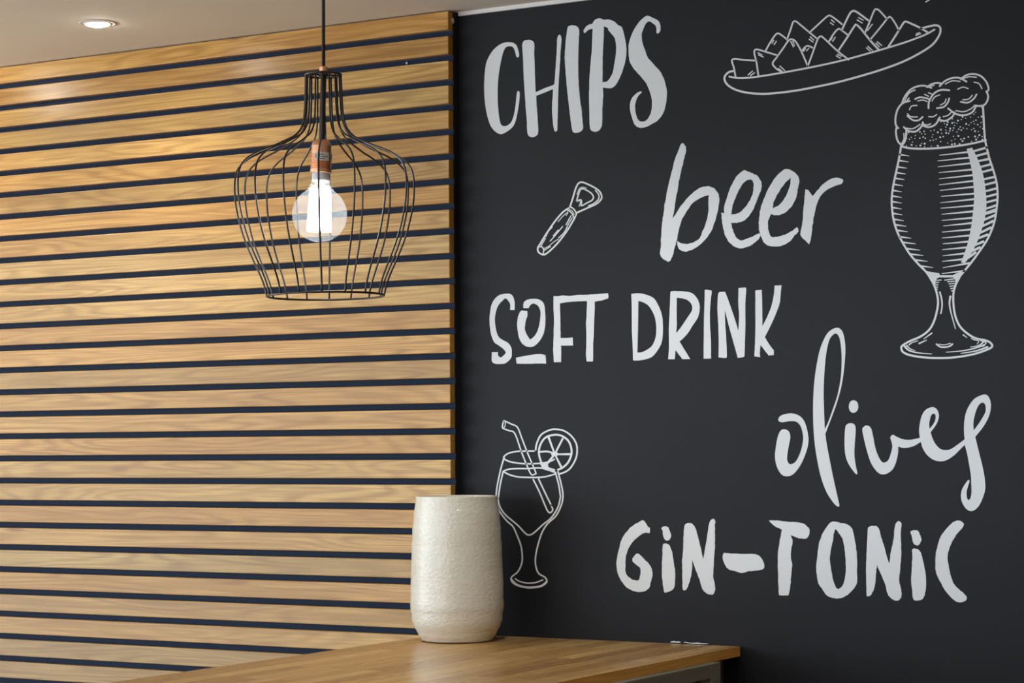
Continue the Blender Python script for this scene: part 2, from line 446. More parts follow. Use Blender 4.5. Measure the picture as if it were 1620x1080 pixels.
# ------------------------------------------------------------------ vase
def smooth_prof(pr, it=2):
    for _ in range(it):
        q = [pr[0]]
        for a, b in zip(pr, pr[1:]):
            q += [(a[0]*.75+b[0]*.25, a[1]*.75+b[1]*.25), (a[0]*.25+b[0]*.75, a[1]*.25+b[1]*.75)]
        q.append(pr[-1]); pr = q
    return pr
vb = on_plane((723.5, 1013.0), 2, ZC)
vs = depth_of(vb)/F_PX                    # metres per photo pixel at the vase
rows = [(95, 233), (150, 239), (200, 245), (300, 253), (400, 259), (500, 263), (600, 266), (690, 267.5), (750, 264), (800, 256), (840, 242), (870, 225), (890, 212), (902, 205), (909, 199)]
zbase = 1013.2
outer = [(h/3.6*vs, (zbase-(760+y/3.6))*vs) for y, h in rows]
outer = smooth_prof(outer, 1)
zt = outer[0][1]; rt = outer[0][0]; rb = outer[-1][0]
outer = outer[::-1]
wall_t = .0065
prof = [(0, 0.0), (rb-.012, 0.0), (rb-.004, .0005), (rb, outer[0][1]+.002)] + outer[1:] + [(rt-.001, zt+.0016), (rt-.003, zt+.0022), (rt-.0055, zt+.0016), (rt-wall_t, zt)]
prof += [(r-wall_t, z) for r, z in outer[::-1][1:-3]] + [(rb-.02, .012), (0, .010)]
# thrown rings: slight radius ripple
rnd = random.Random(3); ph = [rnd.uniform(0, 6) for _ in range(4)]
prof = [(r + (.0009*math.sin(z*150+ph[0]) + .0006*math.sin(z*330+ph[1]) if r > .05 else 0), z) for r, z in prof]
v, f = lathe(prof, 96)
obj('vase', mesh('vase', v, f, M_VASE, True), None, Matrix.Translation(Vector((vb[0], vb[1], ZC+.0003))),
    label='tall glazed off-white ceramic vase with rippled surface on the counter', category='vase')

# ------------------------------------------------------------------ pendant lamp
D0 = 3.82
anchor = CAM + D0*ray((513, 300))
hn = np.array([FW[0], FW[1], 0]); hn /= np.linalg.norm(hn)
def lamp_pt(q):
    d = ray(q); t = ((anchor-CAM) @ hn)/(d @ hn); return Vector(CAM + t*d)
MM = D0/F_PX                               # metres per photo pixel at the lamp
hx = Vector((hn[1], -hn[0], 0))            # to the right as seen from the camera
toward = Vector((-hn[0], -hn[1], 0))
def frame_from(axis_top, axis_bot):
    z = (axis_top-axis_bot).normalized(); x = (hx - z*hx.dot(z)).normalized(); y = z.cross(x)
    M = Matrix((x, y, z)).transposed().to_4x4(); M.translation = axis_top; return M
ct, cbm = lamp_pt((511.4, 118.5)), lamp_pt((515.2, 471))
lamp = empty('pendant_lamp', (ct.x, ct.y, ct.z), label='black wire cage pendant lamp with copper socket and lit globe bulb', category='lamp')
CF = frame_from(ct, cbm)
k1 = MM/2.572
prof_px = [(100, 72), (140, 73), (180, 74.5), (220, 76), (260, 79), (290, 84), (315, 92), (335, 105), (355, 126), (372, 158), (388, 190), (402, 222), (416, 258), (432, 293), (450, 321), (470, 342), (492, 355), (520, 362), (550, 364.5), (585, 364), (620, 361.5), (660, 355), (700, 346), (750, 332.5), (800, 314.5), (850, 293.5), (900, 271), (950, 251), (1003, 237)]
Zb = (1003-100)*k1
def catmull(pts, n=4, closed=False):
    P = [np.array(p, float) for p in pts]; m = len(P); out = []
    for i in range(m if closed else m-1):
        p0 = P[(i-1) % m] if closed or i > 0 else P[i]; p1 = P[i]; p2 = P[(i+1) % m]
        p3 = P[(i+2) % m] if closed or i+2 < m else P[i+1]
        for k in range(n):
            t = k/n
            out.append(.5*((2*p1)+(-p0+p2)*t+(2*p0-5*p1+4*p2-p3)*t*t+(-p0+3*p1-3*p2+p3)*t**3))
    if not closed: out.append(P[-1])
    return out
wire_pts = [(h*k1, 0, -(y-100)*k1) for y, h in prof_px]
wire_pts = [tuple(p) for p in catmull(wire_pts, 3)]
v, f = tube(wire_pts, .00168, 8)
wire_me = mesh('cage_wire', v, f, M_BLACKMETAL, True)
# angle 0 = local +x (right); the camera looks along local +y, so -90 deg faces it
for i in range(16):
    a = math.radians(-90 + 4.9 - 3.6 + 22.5*i)
    obj('cage_wire', wire_me, lamp, CF @ Matrix.Rotation(a, 4, 'Z'))
v, f = tube(ring_pts(72*k1, 0), .0021, 10, True); obj('top_ring', mesh('top_ring', v, f, M_BLACKMETAL, True), lamp, CF)
v, f = tube(ring_pts(237*k1, -Zb, 96), .0019, 10, True); obj('bottom_ring', mesh('bottom_ring', v, f, M_BLACKMETAL, True), lamp, CF)
v, f = join([tube([(.005*math.cos(a), .005*math.sin(a), .0), (72*k1*math.cos(a), 72*k1*math.sin(a), 0)], .0016, 6) for a in (0.3, 0.3+math.pi/2, 0.3+math.pi, 0.3+1.5*math.pi)]
            + [lathe([(0, .004), (.0085, .004), (.0085, -.004), (0, -.004)], 24)])
obj('hub', mesh('hub', v, f, M_BLACKMETAL), lamp, CF)
# copper ferrule, cord and ceiling cup
fp = lamp_pt((511.8, 111))
v, f = lathe([(0, .0062), (.0062, .0062), (.0072, .0052), (.0072, -.0048), (.0062, -.006), (0, -.006)], 24)
obj('ferrule', mesh('ferrule', v, f, M_COPPER), lamp, Matrix.Translation(fp), label='small copper ferrule')
v, f = tube([(0, 0, 0), (0, 0, (RZ1-.03)-fp.z)], .0031, 10)
obj('cord', mesh('cord', v, f, M_CORD, True), lamp, Matrix.Translation(fp))
v, f = lathe([(0, -.035), (.008, -.035), (.03, -.03), (.045, -.018), (.05, 0), (0, 0)], 32)
obj('ceiling_cup', mesh('ceiling_cup', v, f, M_BLACKMETAL, True), lamp, Matrix.Translation((fp.x, fp.y, RZ1)))
# inner stem, socket, bulb on a slightly leaning axis
it, ib = lamp_pt((511.9, 118.5)), lamp_pt((505.6, 339.7))
IF = frame_from(it, ib); L = (it-ib).length; px = L/(339.7-118.5)
def zy(y): return -(y-118.5)*px
v, f = lathe([(0, zy(116)), (.0052, zy(116)), (.0052, zy(223)), (0, zy(223))], 20)
obj('stem', mesh('stem', v, f, M_BLACKMETAL, False), lamp, IF)
R0 = 16.4*px
sp = [(0, zy(221)), (6*px, zy(221.2)), (11*px, zy(222.5)), (14.2*px, zy(226)), (15.4*px, zy(231)), (15.6*px, zy(240)), (15.6*px, zy(243))]
y = 243.5
while y < 268: sp += [(15.2*px, zy(y)), (16.6*px, zy(y+.9)), (16.6*px, zy(y+1.7)), (15.2*px, zy(y+2.4))]; y += 2.6
sp += [(16.9*px, zy(268.5)), (16.9*px, zy(273.5)), (15.5*px, zy(274.2)), (0, zy(274.2))]
v, f = lathe(sp, 40); soc = obj('socket', mesh('socket', v, f, M_COPPER, False), lamp, IF, label='ribbed copper bulb socket')
# wrap-around sticker with lines of small print
def arc_patch(r, a0, a1, z0, z1, n=10):
    V = []; 
    for k in range(n+1):
        a = a0+(a1-a0)*k/n; V += [(r*math.cos(a), r*math.sin(a), z0), (r*math.cos(a), r*math.sin(a), z1)]
    return V, [(2*k, 2*k+2, 2*k+3, 2*k+1) for k in range(n)]
rs = 17.0*px; A = lambda d: math.radians(d)
v, f = join([arc_patch(rs, A(-122), A(-38), zy(256), zy(242.5)), arc_patch(rs, A(-30), A(20), zy(256), zy(242.5))])
obj('sticker', mesh('sticker', v, f, M_PAPER), soc, IF, label='pale paper sticker with small print')
lines = [arc_patch(rs+.00015, A(-100), A(-75), zy(244.9), zy(244.2), 3), arc_patch(rs+.00015, A(-96), A(-70), zy(247.3), zy(246.4), 3),
         arc_patch(rs+.00015, A(-98), A(-48), zy(250), zy(249), 6), arc_patch(rs+.00015, A(-92), A(-62), zy(253.3), zy(252.2), 4),
         arc_patch(rs+.00015, A(-116), A(-112), zy(252), zy(246), 2), arc_patch(rs+.00015, A(-26), A(-16), zy(253), zy(246), 2)]
v, f = join(lines); obj('small_print', mesh('small_print', v, f, M_INK), soc, IF)
# bulb: white collar, clear globe, LED filaments thickened to stand in for the glare
RB = 43.2*px; cz = zy(339.7)
bp = [(14.0*px, zy(274.5)), (14.4*px, zy(282)), (15.5*px, zy(291)), (18.5*px, zy(298)), (24.0*px, zy(303.8))]
for k in range(25):
    th = math.radians(34 + k*(146/24))
    bp.append((max(RB*math.sin(th), 0.0) if k < 24 else 0.0, cz + RB*math.cos(th)))
v, f = lathe(bp, 64); bulb = obj('bulb', mesh('bulb', v, f, M_GLASS, True), lamp, IF, label='clear glass globe bulb, lit')
v, f = lathe([(0, zy(273.8)), (13.6*px, zy(273.8)), (13.6*px, zy(286)), (11.5*px, zy(288)), (4*px, zy(292)), (3.2*px, zy(303)), (0, zy(303))], 32)
obj('collar', mesh('collar', v, f, M_WHITEPL), bulb, IF, label='white collar inside the bulb neck')
fil = []
for k in range(8):
    a = 2*math.pi*(k+.5)/8
    fil.append(tube([(13.5*px*math.cos(a), 13.5*px*math.sin(a), zy(300)), (16.5*px*math.cos(a), 16.5*px*math.sin(a), zy(366))], .0042, 8))
v, f = join(fil); obj('filament', mesh('filament', v, f, M_FIL), bulb, IF, label='glowing white filament sticks')

# ------------------------------------------------------------------ recessed downlight
dl = on_plane((154.5, 36.5), 2, RZ1)
ds = depth_of(dl)/F_PX
Rd = 31.0*ds
dn = empty('downlight', (dl[0], dl[1], RZ1), label='round white recessed downlight, lit, in the ceiling', category='downlight')
DM = Matrix.Translation((dl[0], dl[1], RZ1))
v, f = lathe([(Rd*.72, .0), (Rd*.74, -.0012), (Rd*.86, -.0018), (Rd*.97, -.0014), (Rd, 0)], 48)
obj('rim', mesh('rim', v, f, M_RIM, True), dn, DM)
tilt = Matrix.Rotation(math.radians(1.5), 4, Vector((RT[0], RT[1], 0)).cross(Vector((0, 0, 1))))
v, f = lathe([(Rd*.75, .0), (Rd*.74, -.002), (Rd*.68, -.0034), (Rd*.63, -.0036)], 48)
gim = obj('lamp_holder', mesh('lamp_holder', v, f, M_RIM, True), dn, DM @ tilt)
v, f = lathe([(0, -.0100), (Rd*.22, -.0094), (Rd*.42, -.0074), (Rd*.58, -.0044), (Rd*.64, -.0032)], 40)
obj('lens', mesh('lens', v, f, M_LED, True), gim, DM @ tilt, label='bright white lens')
spot('downlight_beam', (dl[0], dl[1], RZ1-.03), (0, .0, -1), 8, (1.0, .92, .82), 150, 1.0, .03)

# ------------------------------------------------------------------ white vinyl lettering and drawings on the black wall
def P(txt):
    out = []
    for t in txt.split():
        c = t.endswith('!'); a, b_ = t.rstrip('!').split(','); out.append((float(a), float(b_), c))
    return out
class Crop:
    def __init__(s, x0, y0, k): s.x0, s.y0, s.k = x0, y0, k
    def __call__(s, pts): return [(s.x0+p[0]/s.k, s.y0+p[1]/s.k) + tuple(p[2:]) for p in pts]
def loop(pts, n=4):
    """closed outline: smooth through the points, corners marked True stay sharp"""
    m = len(pts); out = []
    for i in range(m):
        p0, p1, p2, p3 = (pts[(i+d) % m] for d in (-1, 0, 1, 2))
        a = np.array(p1[:2]); b_ = np.array(p2[:2])
        m1 = (b_-np.array(p0[:2]))*.5
        m2 = (np.array(p3[:2])-a)*.5
        if p1[2]: m1 = (b_-a)
        if p2[2]: m2 = (b_-a)
        L = np.linalg.norm(b_-a)
        for q in (m1, m2):
            l = np.linalg.norm(q)
            if l > 1.25*L: q *= 1.25*L/l
        for k in range(n):
            t = k/n
            h = (2*t**3-3*t*t+1)*a + (t**3-2*t*t+t)*m1 + (-2*t**3+3*t*t)*b_ + (t**3-t*t)*m2
            out.append((h[0], h[1]))
    return out
VINYL_T = .0004
def to_wall(p): return Vector(on_plane(p, 1, YW-VINYL_T))
def rough_edge(pts, amt, seed):
    if amt <= 0: return pts
    r = random.Random(seed); out = []
    for i, p in enumerate(pts):
        out.append((p[0]+r.uniform(-amt, amt), p[1]+r.uniform(-amt, amt)))
    return out
def fill_data(loops):
    L = [[to_wall(p) for p in lp] for lp in loops]
    flat = [p for lp in L for p in lp]
    tris = tessellate_polygon([[Vector((p.x, p.z, 0)) for p in lp] for lp in L])
    return flat, [tuple(t) for t in tris]
def stroke_px(pts, w0, w1=None, n=5, cap=True):
    """ribbon outline quads in photo pixels, width tapering w0 -> w1"""
    w1 = w0 if w1 is None else w1
    P_ = catmull([p[:2] for p in pts], n) if len(pts) > 2 else [np.array(p[:2], float) for p in pts]
    m = len(P_); V, Fc = [], []
    for i, p in enumerate(P_):
        t = P_[min(i+1, m-1)]-P_[max(i-1, 0)]; t = t/(np.linalg.norm(t)+1e-9); nn = np.array([-t[1], t[0]])
        w_ = (w0+(w1-w0)*i/(m-1))*.5
        V += [p+nn*w_, p-nn*w_]
    for i in range(m-1): Fc.append((2*i, 2*i+1, 2*i+3, 2*i+2))
    if cap:
        for p, d_, w_ in ((P_[0], P_[0]-P_[1], w0*.5), (P_[-1], P_[-1]-P_[-2], w1*.5)):
            if w_ < .35: continue
            a0 = math.atan2(d_[1], d_[0]); b0 = len(V)
            V += [p+w_*np.array([math.cos(a0+a), math.sin(a0+a)]) for a in np.linspace(-math.pi/2, math.pi/2, 7)]
            Fc.append(tuple(range(b0, b0+7)))
    return V, Fc
def strokes_data(list_):
    # every stroke lies a few hundredths of a millimetre over the one before it, like overlapping vinyl
    V, Fc = [], []
    for i, (v, f) in enumerate(list_):
        n = len(V); l_ = 2.5e-5*(1 + i % 14)
        V += [Vector(on_plane(p, 1, YW-VINYL_T-l_)) for p in v]; Fc += [tuple(k+n for k in q) for q in f]
    return V, Fc
def orient(V, Fc):
    out = []
    for q in Fc:
        a, b_, c = (V[i] for i in q[:3])
        nrm = (b_-a).cross(c-a)
        out.append(tuple(q) if nrm.y < 0 else tuple(reversed(q)))
    return out
def decal(name, data, parent, **props):
    V, Fc = join(data) if isinstance(data, list) else data
    V = [Vector(p) for p in V]; Fc = orient(V, Fc)
    c = sum(V, Vector())/len(V)
    return obj(name, mesh(name, [p-c for p in V], Fc, M_VINYL), parent, Matrix.Translation(c), **props)
def word(center, label):
    return empty('lettering', to_wall(center), label=label, category='lettering')
def drawing(center, label):
    return empty('line_drawing', to_wall(center), label=label, category='drawing')
_seed = [0]
def letter(parent, crop, outers, holes=(), rough=0.0, what=None):
    if isinstance(outers, str): outers = [outers]
    data = []
    for i, o_ in enumerate(outers):
        _seed[0] += 1
        lps = [rough_edge(loop(crop(P(o_))), rough, _seed[0])]
        if i == 0:
            for h in holes: lps.append(rough_edge(loop(crop(P(h))), rough, _seed[0]+500))
        data.append(fill_data(lps))
    kw = {'label': what} if what else {}
    return decal('letter', data, parent, **kw)

A_ = Crop(750, 10, 4.906); B_ = Crop(880, 10, 4.911)
W = word((910, 120), 'white brush-lettered word CHIPS at the top of the black wall')
letter(W, A_, '328,388 316,345 300,316 272,310 245,320 225,360 210,420 197,490 187,570 183,650 184,740 190,820 198,880 210,918 232,930 262,922 290,895 308,845 320,780 329,700 334,665 344,656 353,668 353,710 346,770 336,830 322,890 300,935 255,972 208,992 165,972 130,930 108,870 92,800 82,720 78,630 82,530 92,450 110,400 140,350 180,310 225,284 270,278 305,284 330,305 345,350 349,383 340,397')
letter(W, A_, '373,300 385,270 415,260 450,266 467,290 466,360 470,450 473,560 478,667! 540,638 600,616 623,606! 628,550 635,450 642,340 645,255 657,222 672,228 678,260 672,350 666,450 660,540 655,630 652,740 650,830 647,900 646,960 632,972 620,955 612,900 606,830 605,770 610,700 613,642! 600,647 540,672 482,694! 485,760 490,830 495,900 498,965 490,998 455,1016 425,1005 413,975 410,900 402,800 395,700 388,600 383,500 380,400 375,330', rough=.15)
letter(W, B_, '85,180 95,155 130,147 165,160 178,190 175,260 172,350 170,450 172,550 178,650 186,740 197,800 203,880 208,945 190,972 155,983 130,975 120,940 110,870 100,790 90,700 80,600 72,500 66,400 70,310 78,230', rough=.2)
letter(W, B_, '212,190 225,165 250,143 280,133 300,105 335,92 365,103 410,103 450,118 480,145 508,160 525,210 540,280 546,350 540,410 525,470 505,530 475,590 440,630 400,636 362,630! 364,700 358,800 357,880 352,935 330,965 300,975 270,962 260,930 258,850 255,750 255,660 258,560 266,450 275,350 280,260 282,175! 255,180 235,195 220,208',
       ['370,155! 368,250 362,350 360,450 360,590! 395,582 420,550 440,510 450,450 462,380 465,310 455,250 430,215 405,185 400,168'], rough=.2)
letter(W, B_, '785,212 777,195 778,165 760,140 725,117 700,130 680,170 663,220 670,280 690,340 710,395 740,430 770,465 810,510 835,560 853,620 860,680 853,750 835,820 795,880 750,910 700,935 650,943 610,920 590,870 573,800 575,750 590,710 625,675 655,660 663,668 635,700 618,740 612,780 620,840 640,885 665,895 700,885 730,840 742,790 742,720 725,660 700,600 665,555 620,505 580,450 565,400 562,310 575,250 610,170 660,105 706,73 750,90 790,110 808,145 810,180 800,205', rough=.2)

C_ = Crop(1030, 210, 4.909)
W = word((1190, 320), 'white brush-lettered word beer beside the beer glass drawing')
letter(W, C_, '240,80 262,95 272,125 262,180 245,250 225,330 208,430 190,530 178,610 168,662! 190,630 230,570 290,500 350,445 410,418 460,418 505,445 527,490 527,560 510,640 485,720 450,790 400,850 350,890 300,915 255,922 222,905 205,870 203,838! 230,855 280,862 330,850 375,820 400,765 425,700 440,640 447,560 448,485! 400,500 350,525 310,560 270,620 235,680 215,760 200,830 180,900 165,960 145,997 110,990 72,950 75,880 80,800 85,720 95,640 105,560 125,450 150,340 180,230 210,140', rough=.45)
letter(W, C_, '722,290! 760,303 800,320 835,345 858,390 855,440 830,500 805,570 770,630 730,675 680,697 622,698! 630,740 650,790 670,822 705,835 750,822 800,800 838,778! 850,800 830,830 800,855 750,885 700,897 650,885 600,840 570,780 553,700 545,620! 565,625! 570,570 590,500 615,430 650,360 685,315', ['785,368 795,400 792,460 775,510 745,560 700,610 660,630 622,635! 630,590 645,530 670,470 700,415 735,375 765,363'], rough=.45)
letter(W, C_, '1045,278! 1085,290 1125,315 1153,365 1140,430 1130,490 1105,550 1060,605 1010,635 970,640 932,632! 915,670 907,710 915,770 930,805 980,808 1040,790 1090,765 1135,730! 1145,765 1115,795 1080,840 1030,870 980,882 930,880 885,860 855,810 838,750 838,680 850,590 880,500 925,410 980,330', ['1085,348! 1080,400 1060,460 1030,520 990,565 945,585! 952,540 980,480 1015,425 1045,385'], rough=.45)
letter(W, C_, '1200,437! 1225,450 1252,492! 1290,450 1340,395 1395,360 1440,348 1480,358 1492,375 1475,397 1430,412 1380,435 1335,470 1300,520 1275,600 1260,680 1250,760 1240,830 1225,865! 1200,840 1170,810 1160,775 1175,700 1182,620 1188,540 1195,480', rough=.45)

D_ = Crop(760, 440, 6.75); E_ = Crop(980, 440, 6.0)
W = word((1000, 515), 'white hand-lettered words SOFT DRINK in thin capitals across the middle')
letter(W, D_, '317,338! 318,280 300,245 270,215 235,240 195,285 170,340 155,420 158,490 170,560 195,625 240,660 295,690 330,740 335,800 328,850 290,890 250,912 170,915 130,898 120,870 122,790! 187,788! 190,825 215,845 240,830 270,795 245,755 200,720 150,685 120,620 105,550 97,450 105,350 120,280 150,225 200,180 250,168 310,165 345,190 363,240 367,290 365,338!', rough=.12)
letter(W, D_, ['458,318! 460,270 480,240 530,222 600,220 650,240 680,280 690,350 695,440 690,520 675,590 645,650 610,695 560,730 500,730 450,700 415,640 400,570 392,490 400,420 420,365 440,343! 500,350! 502,400 488,440 478,500 475,545 495,600 530,655! 575,620 610,560 630,490 640,420 640,350 615,295 570,270 535,285 515,318!', '380,848! 480,828 600,810 660,812 695,822! 703,912! 600,910 540,913 388,912!'], rough=.12)
letter(W, D_, '780,190! 835,192 880,183 950,188 1040,178 1140,175 1230,170 1365,160! 1367,213! 1300,235 1222,248! 1220,360 1215,480 1212,600 1205,700 1203,887! 1135,889! 1128,800 1132,650 1128,500 1135,380 1140,245! 1050,245 950,252 850,268! 852,400 855,520 857,640! 985,632! 990,718! 862,718! 862,895! 785,897! 778,780 780,650 785,450 780,300', rough=.2)
letter(W, E_, '113,148! 180,142 250,155 320,185 360,240 395,320 410,400 412,520 400,610 365,680 310,745 250,768 190,780 128,780! 125,650 118,500 117,300', ['180,215! 230,230 275,260 310,310 335,370 348,450 348,530 330,600 300,650 250,685 210,702 170,705! 175,500'], rough=.12)
letter(W, E_, '485,130 500,122 560,122 640,128 690,142 730,180 755,230 762,290 745,370 700,440 650,520 600,575 570,600! 610,665 672,766! 598,768! 532,682! 525,768! 462,768! 470,650 468,500 475,350 480,220', ['545,185! 600,192 650,210 685,250 690,300 660,350 620,410 580,470 538,520! 545,440 543,330'], rough=.12)
letter(W, E_, '810,112! 820,108 877,117! 865,230 858,330 860,450 868,600 870,762! 798,763! 800,600 802,400 808,220', rough=.12)
letter(W, E_, '940,140 960,130 1003,128! 1030,200 1080,340 1130,500! 1135,350 1128,230 1130,92! 1195,88 1203,100 1195,250 1195,450 1190,650 1187,740! 1170,750 1122,755! 1085,620 1040,460 1000,298! 1005,450 1015,600 1020,750! 1005,757 940,752! 942,600 938,450 930,300 932,200', rough=.12)
letter(W, E_, '1290,115! 1350,110! 1355,250 1357,455! 1400,370 1440,270 1465,160 1472,70! 1538,65! 1530,150 1520,240 1480,350 1430,460 1380,558! 1420,625 1465,685! 1465,728! 1415,732! 1375,680 1340,632! 1332,700 1335,748! 1310,745 1280,740! 1285,650 1290,500 1290,300', rough=.12)

H_ = Crop(1210, 500, 3.374); I_ = Crop(1380, 600, 4.909)
W = word((1395, 660), 'white script word olives below the beer glass drawing')
letter(W, H_, '75,560 73,545 90,528 140,518 185,532 215,570 232,640 230,690 215,740 190,795 155,840 122,854 90,845 65,805 54,750 60,690 70,640 85,610 105,603 128,615 136,645 128,690 120,740 120,770 135,790 165,775 190,725 203,670 203,630 190,585 165,562 130,560 95,566')
letter(W, H_, '380,62 410,75 425,120 430,180 425,260 415,340 400,410 375,490 345,570 323,628! 330,680 345,760 365,860 385,950 398,1010 390,1016 370,1000 330,940 300,860 280,770 265,670 258,560 258,450 265,340 280,240 300,160 335,90', ['378,92 398,115 408,180 410,250 405,330 388,420 365,490 340,560 320,603! 316,500 314,400 318,300 325,220 335,160 350,115'])
letter(W, H_, ['428,605 435,580 458,570 480,580 485,610 480,680 478,740 485,795 494,838 488,843 475,830 445,785 430,740 425,680', '473,448 492,458 499,482 492,505 473,516 455,506 448,482 455,458'])
letter(W, I_, '-78,389 -63,365 -41,357 -12,375 6,440 20,515 40,580 70,635 95,645 125,625 145,570 155,520 148,480 140,455 148,436 162,430 190,445 240,465 300,468 370,453! 363,400 370,340 385,280 415,235 465,215 500,230 517,275 510,320 490,360 453,410! 465,450 490,500 530,540 580,548 620,535 670,500 717,465! 712,400 715,320 730,250 760,190 800,145 865,117 900,130 920,180 918,240 900,300 860,370 800,445! 815,510 835,590 855,670 872,760 878,840 865,900 835,970 800,1010 765,1022 730,1005 700,960 688,910 695,860 715,820 745,780 755,790 745,825 733,870 735,915 745,935 760,925 770,880 768,800 765,740 750,650 735,570 718,508! 680,545 640,585 590,620 545,635 500,632 460,615 420,580 390,530 377,485! 320,518 270,530 230,530 202,520! 200,570 185,640 160,695 120,728 85,737 55,730 24,702 -12,644 -41,557 -63,469',
       ['475,265 490,275 490,310 475,345 445,383! 442,345 450,300 460,275', '860,180 878,200 880,245 860,290 825,345 788,395! 785,340 795,280 815,220 835,190'])

J_ = Crop(960, 800, 5.586); K_ = Crop(1240, 800, 5.226)
W = word((1250, 888), 'white brush-lettered word GIN-TONIC along the bottom of the black wall')
letter(W, J_, '318,125 345,150 360,180 380,195 375,240 345,235 300,255 245,300 200,360 170,440 165,520 165,580 180,615 210,640 240,655 280,655 292,625 297,560 270,525 225,485 240,445 270,420 295,435 330,470 375,515 398,560 403,620 388,670 378,720 340,750 290,760 235,750 175,720 130,665 98,600 87,540 88,470 110,370 130,300 170,235 220,180 270,150', rough=.35)
letter(W, J_, ['497,340 520,332 550,345 575,400 590,490 603,580 603,670 595,720 575,745 530,763 508,760 497,700 488,620 487,540 490,450', '483,195 510,180 540,188 558,225 570,260 555,295 535,307 510,295 498,260 492,220'], rough=.3)
letter(W, J_, '685,180 700,158 725,150 760,162 785,200 800,260 825,350 853,472! 870,370 885,280 900,180 915,130 935,115 957,130 955,180 955,280 955,380 945,500 940,620 955,690 955,750 935,782 895,778 860,755 838,715 825,670 800,600 755,480! 752,560 740,640 722,700 700,740 675,742 668,700 668,600 665,500 672,400 678,280', rough=.35)
letter(W, J_, '1035,415! 1100,420 1200,423 1300,425 1345,440 1375,475 1393,535 1375,560 1300,573 1250,578 1190,592 1130,575 1070,555 1040,510 1022,450', rough=.3)
letter(W, K_, '-124,121! -60,120 0,128 100,135 160,145 205,180 213,200 205,245 185,268 130,268 90,255 55,240! 72,290 62,360 58,420 68,490 62,570 55,650 48,700 38,740! -41,739! -46,608 -50,468 -46,374 -27,253 -15,194! -55,178 -92,154', rough=.35)
letter(W, K_, '390,135 430,130 470,140 520,150 560,180 580,240 595,330 605,430 605,540 605,630 580,680 540,725 490,755 440,765 390,755 350,735 320,690 285,640 275,580 268,520 275,430 290,320 315,240 350,180', ['430,195 455,225 485,270 500,340 510,430 512,520 505,600 490,650 455,687 430,670 405,600 392,520 380,440 390,360 405,290 415,220'], rough=.35)
letter(W, K_, '697,185 715,168 760,166 785,185 800,240 825,320 870,478! 885,380 905,290 915,190 930,140 950,125 972,145 968,220 970,320 970,420 962,520 955,620 970,690 972,750 945,782 905,775 870,745 852,710 845,670 810,580 770,485! 762,570 755,650 735,710 715,740 685,740 682,650 680,550 683,430 690,300', rough=.35)
letter(W, K_, ['1062,362 1085,352 1125,372 1142,420 1160,490 1175,590 1175,680 1160,750 1135,775 1085,782 1068,760 1060,690 1053,620 1057,520 1063,420', '1047,213 1080,200 1110,207 1128,245 1138,280 1120,320 1095,325 1070,305 1060,260'], rough=.3)
letter(W, K_, '1450,120 1475,135 1490,155 1460,200 1425,240 1390,300 1365,360 1355,430 1365,510 1385,590 1410,650 1450,690 1500,735 1512,760 1500,785 1455,797 1410,780 1350,720 1300,640 1262,560 1252,470 1262,370 1285,280 1320,220 1370,160 1410,128', rough=.35)

def ST_(crop, txt, w0, w1=None, n=5):
    return stroke_px(crop(P(txt)), w0/crop.k, None if w1 is None else w1/crop.k, n)
def SS(crop, w0, *txts): return [ST_(crop, t, w0) for t in txts]

# plate of tortilla chips
L_ = Crop(1130, 0, 4.378)
W = drawing((1315, 85), 'white line drawing of a boat-shaped plate piled with chips')
decal('plate', strokes_data(SS(L_, 14, '130,492 100,500 75,525 72,555 95,590 150,622 230,642 330,650 420,645 560,628 700,602 850,570 1000,530 1150,485 1300,430 1420,370 1510,310 1555,250 1567,210 1560,185 1535,175 1490,182 1430,198')
      + SS(L_, 12.5, '105,530 160,540 240,538 340,525 500,498 700,460 900,415 1100,360 1300,300 1450,245 1525,205')), W)
chips = ['147,530 136,470 125,412 200,414 287,420', '305,520 292,430 277,365 292,342 360,360 437,383', '355,352 390,290 425,240 445,232 475,250 505,275',
 '470,500 430,475 404,440 430,400 480,330 515,280 540,272 565,290 600,350 640,440 648,468', '505,270 530,200 545,155 565,148 600,175 660,225 712,268',
 '607,352 630,325 650,318 680,330', '645,465 680,370 715,275 735,252 760,265 850,350 930,413', '665,220 730,160 785,112 810,112 850,140 885,168',
 '795,285 830,230 860,200 885,212 920,238', '860,350 920,260 970,182 985,172 1020,205 1080,280 1140,345', '885,205 930,110 955,78 985,82 1065,140',
 '1045,225 1080,140 1110,70 1130,65 1150,80 1195,130', '1080,275 1150,190 1205,122 1225,122 1255,165 1278,210', '1205,325 1260,240 1310,160 1330,150 1360,162 1420,190 1475,222']
ticks = ['805,158 825,172,', '812,138 832,155', '400,298 412,278', '415,308 430,285', '658,272 685,292', '665,255 690,278', '445,475 470,493', '455,458 488,488',
 '235,518 265,492', '252,522 280,503', '303,366 330,380', '308,380 340,395', '530,288 548,325', '545,285 555,318', '618,355 632,335', '640,350 655,335', '805,278 818,258', '820,285 838,258',
 '990,138 1025,160', '1000,122 1032,140', '1050,208 1075,165', '1062,210 1095,168', '1055,332 1078,352', '1065,322 1095,350', '1120,300 1145,325', '1130,290 1160,315', '845,386 872,403', '855,376 880,390', '1398,245 1430,232', '1400,235 1422,225']
ticks = [t.rstrip(',') for t in ticks]
bold = {'885,205', '860,350', '1205,325'}
for t in chips: decal('chip', strokes_data([ST_(L_, t, 13.5 if t.split()[0] in bold else 11.5)]), W)
decal('highlight', strokes_data([ST_(L_, t, 9, 7) for t in ticks]), W, kind='stuff')

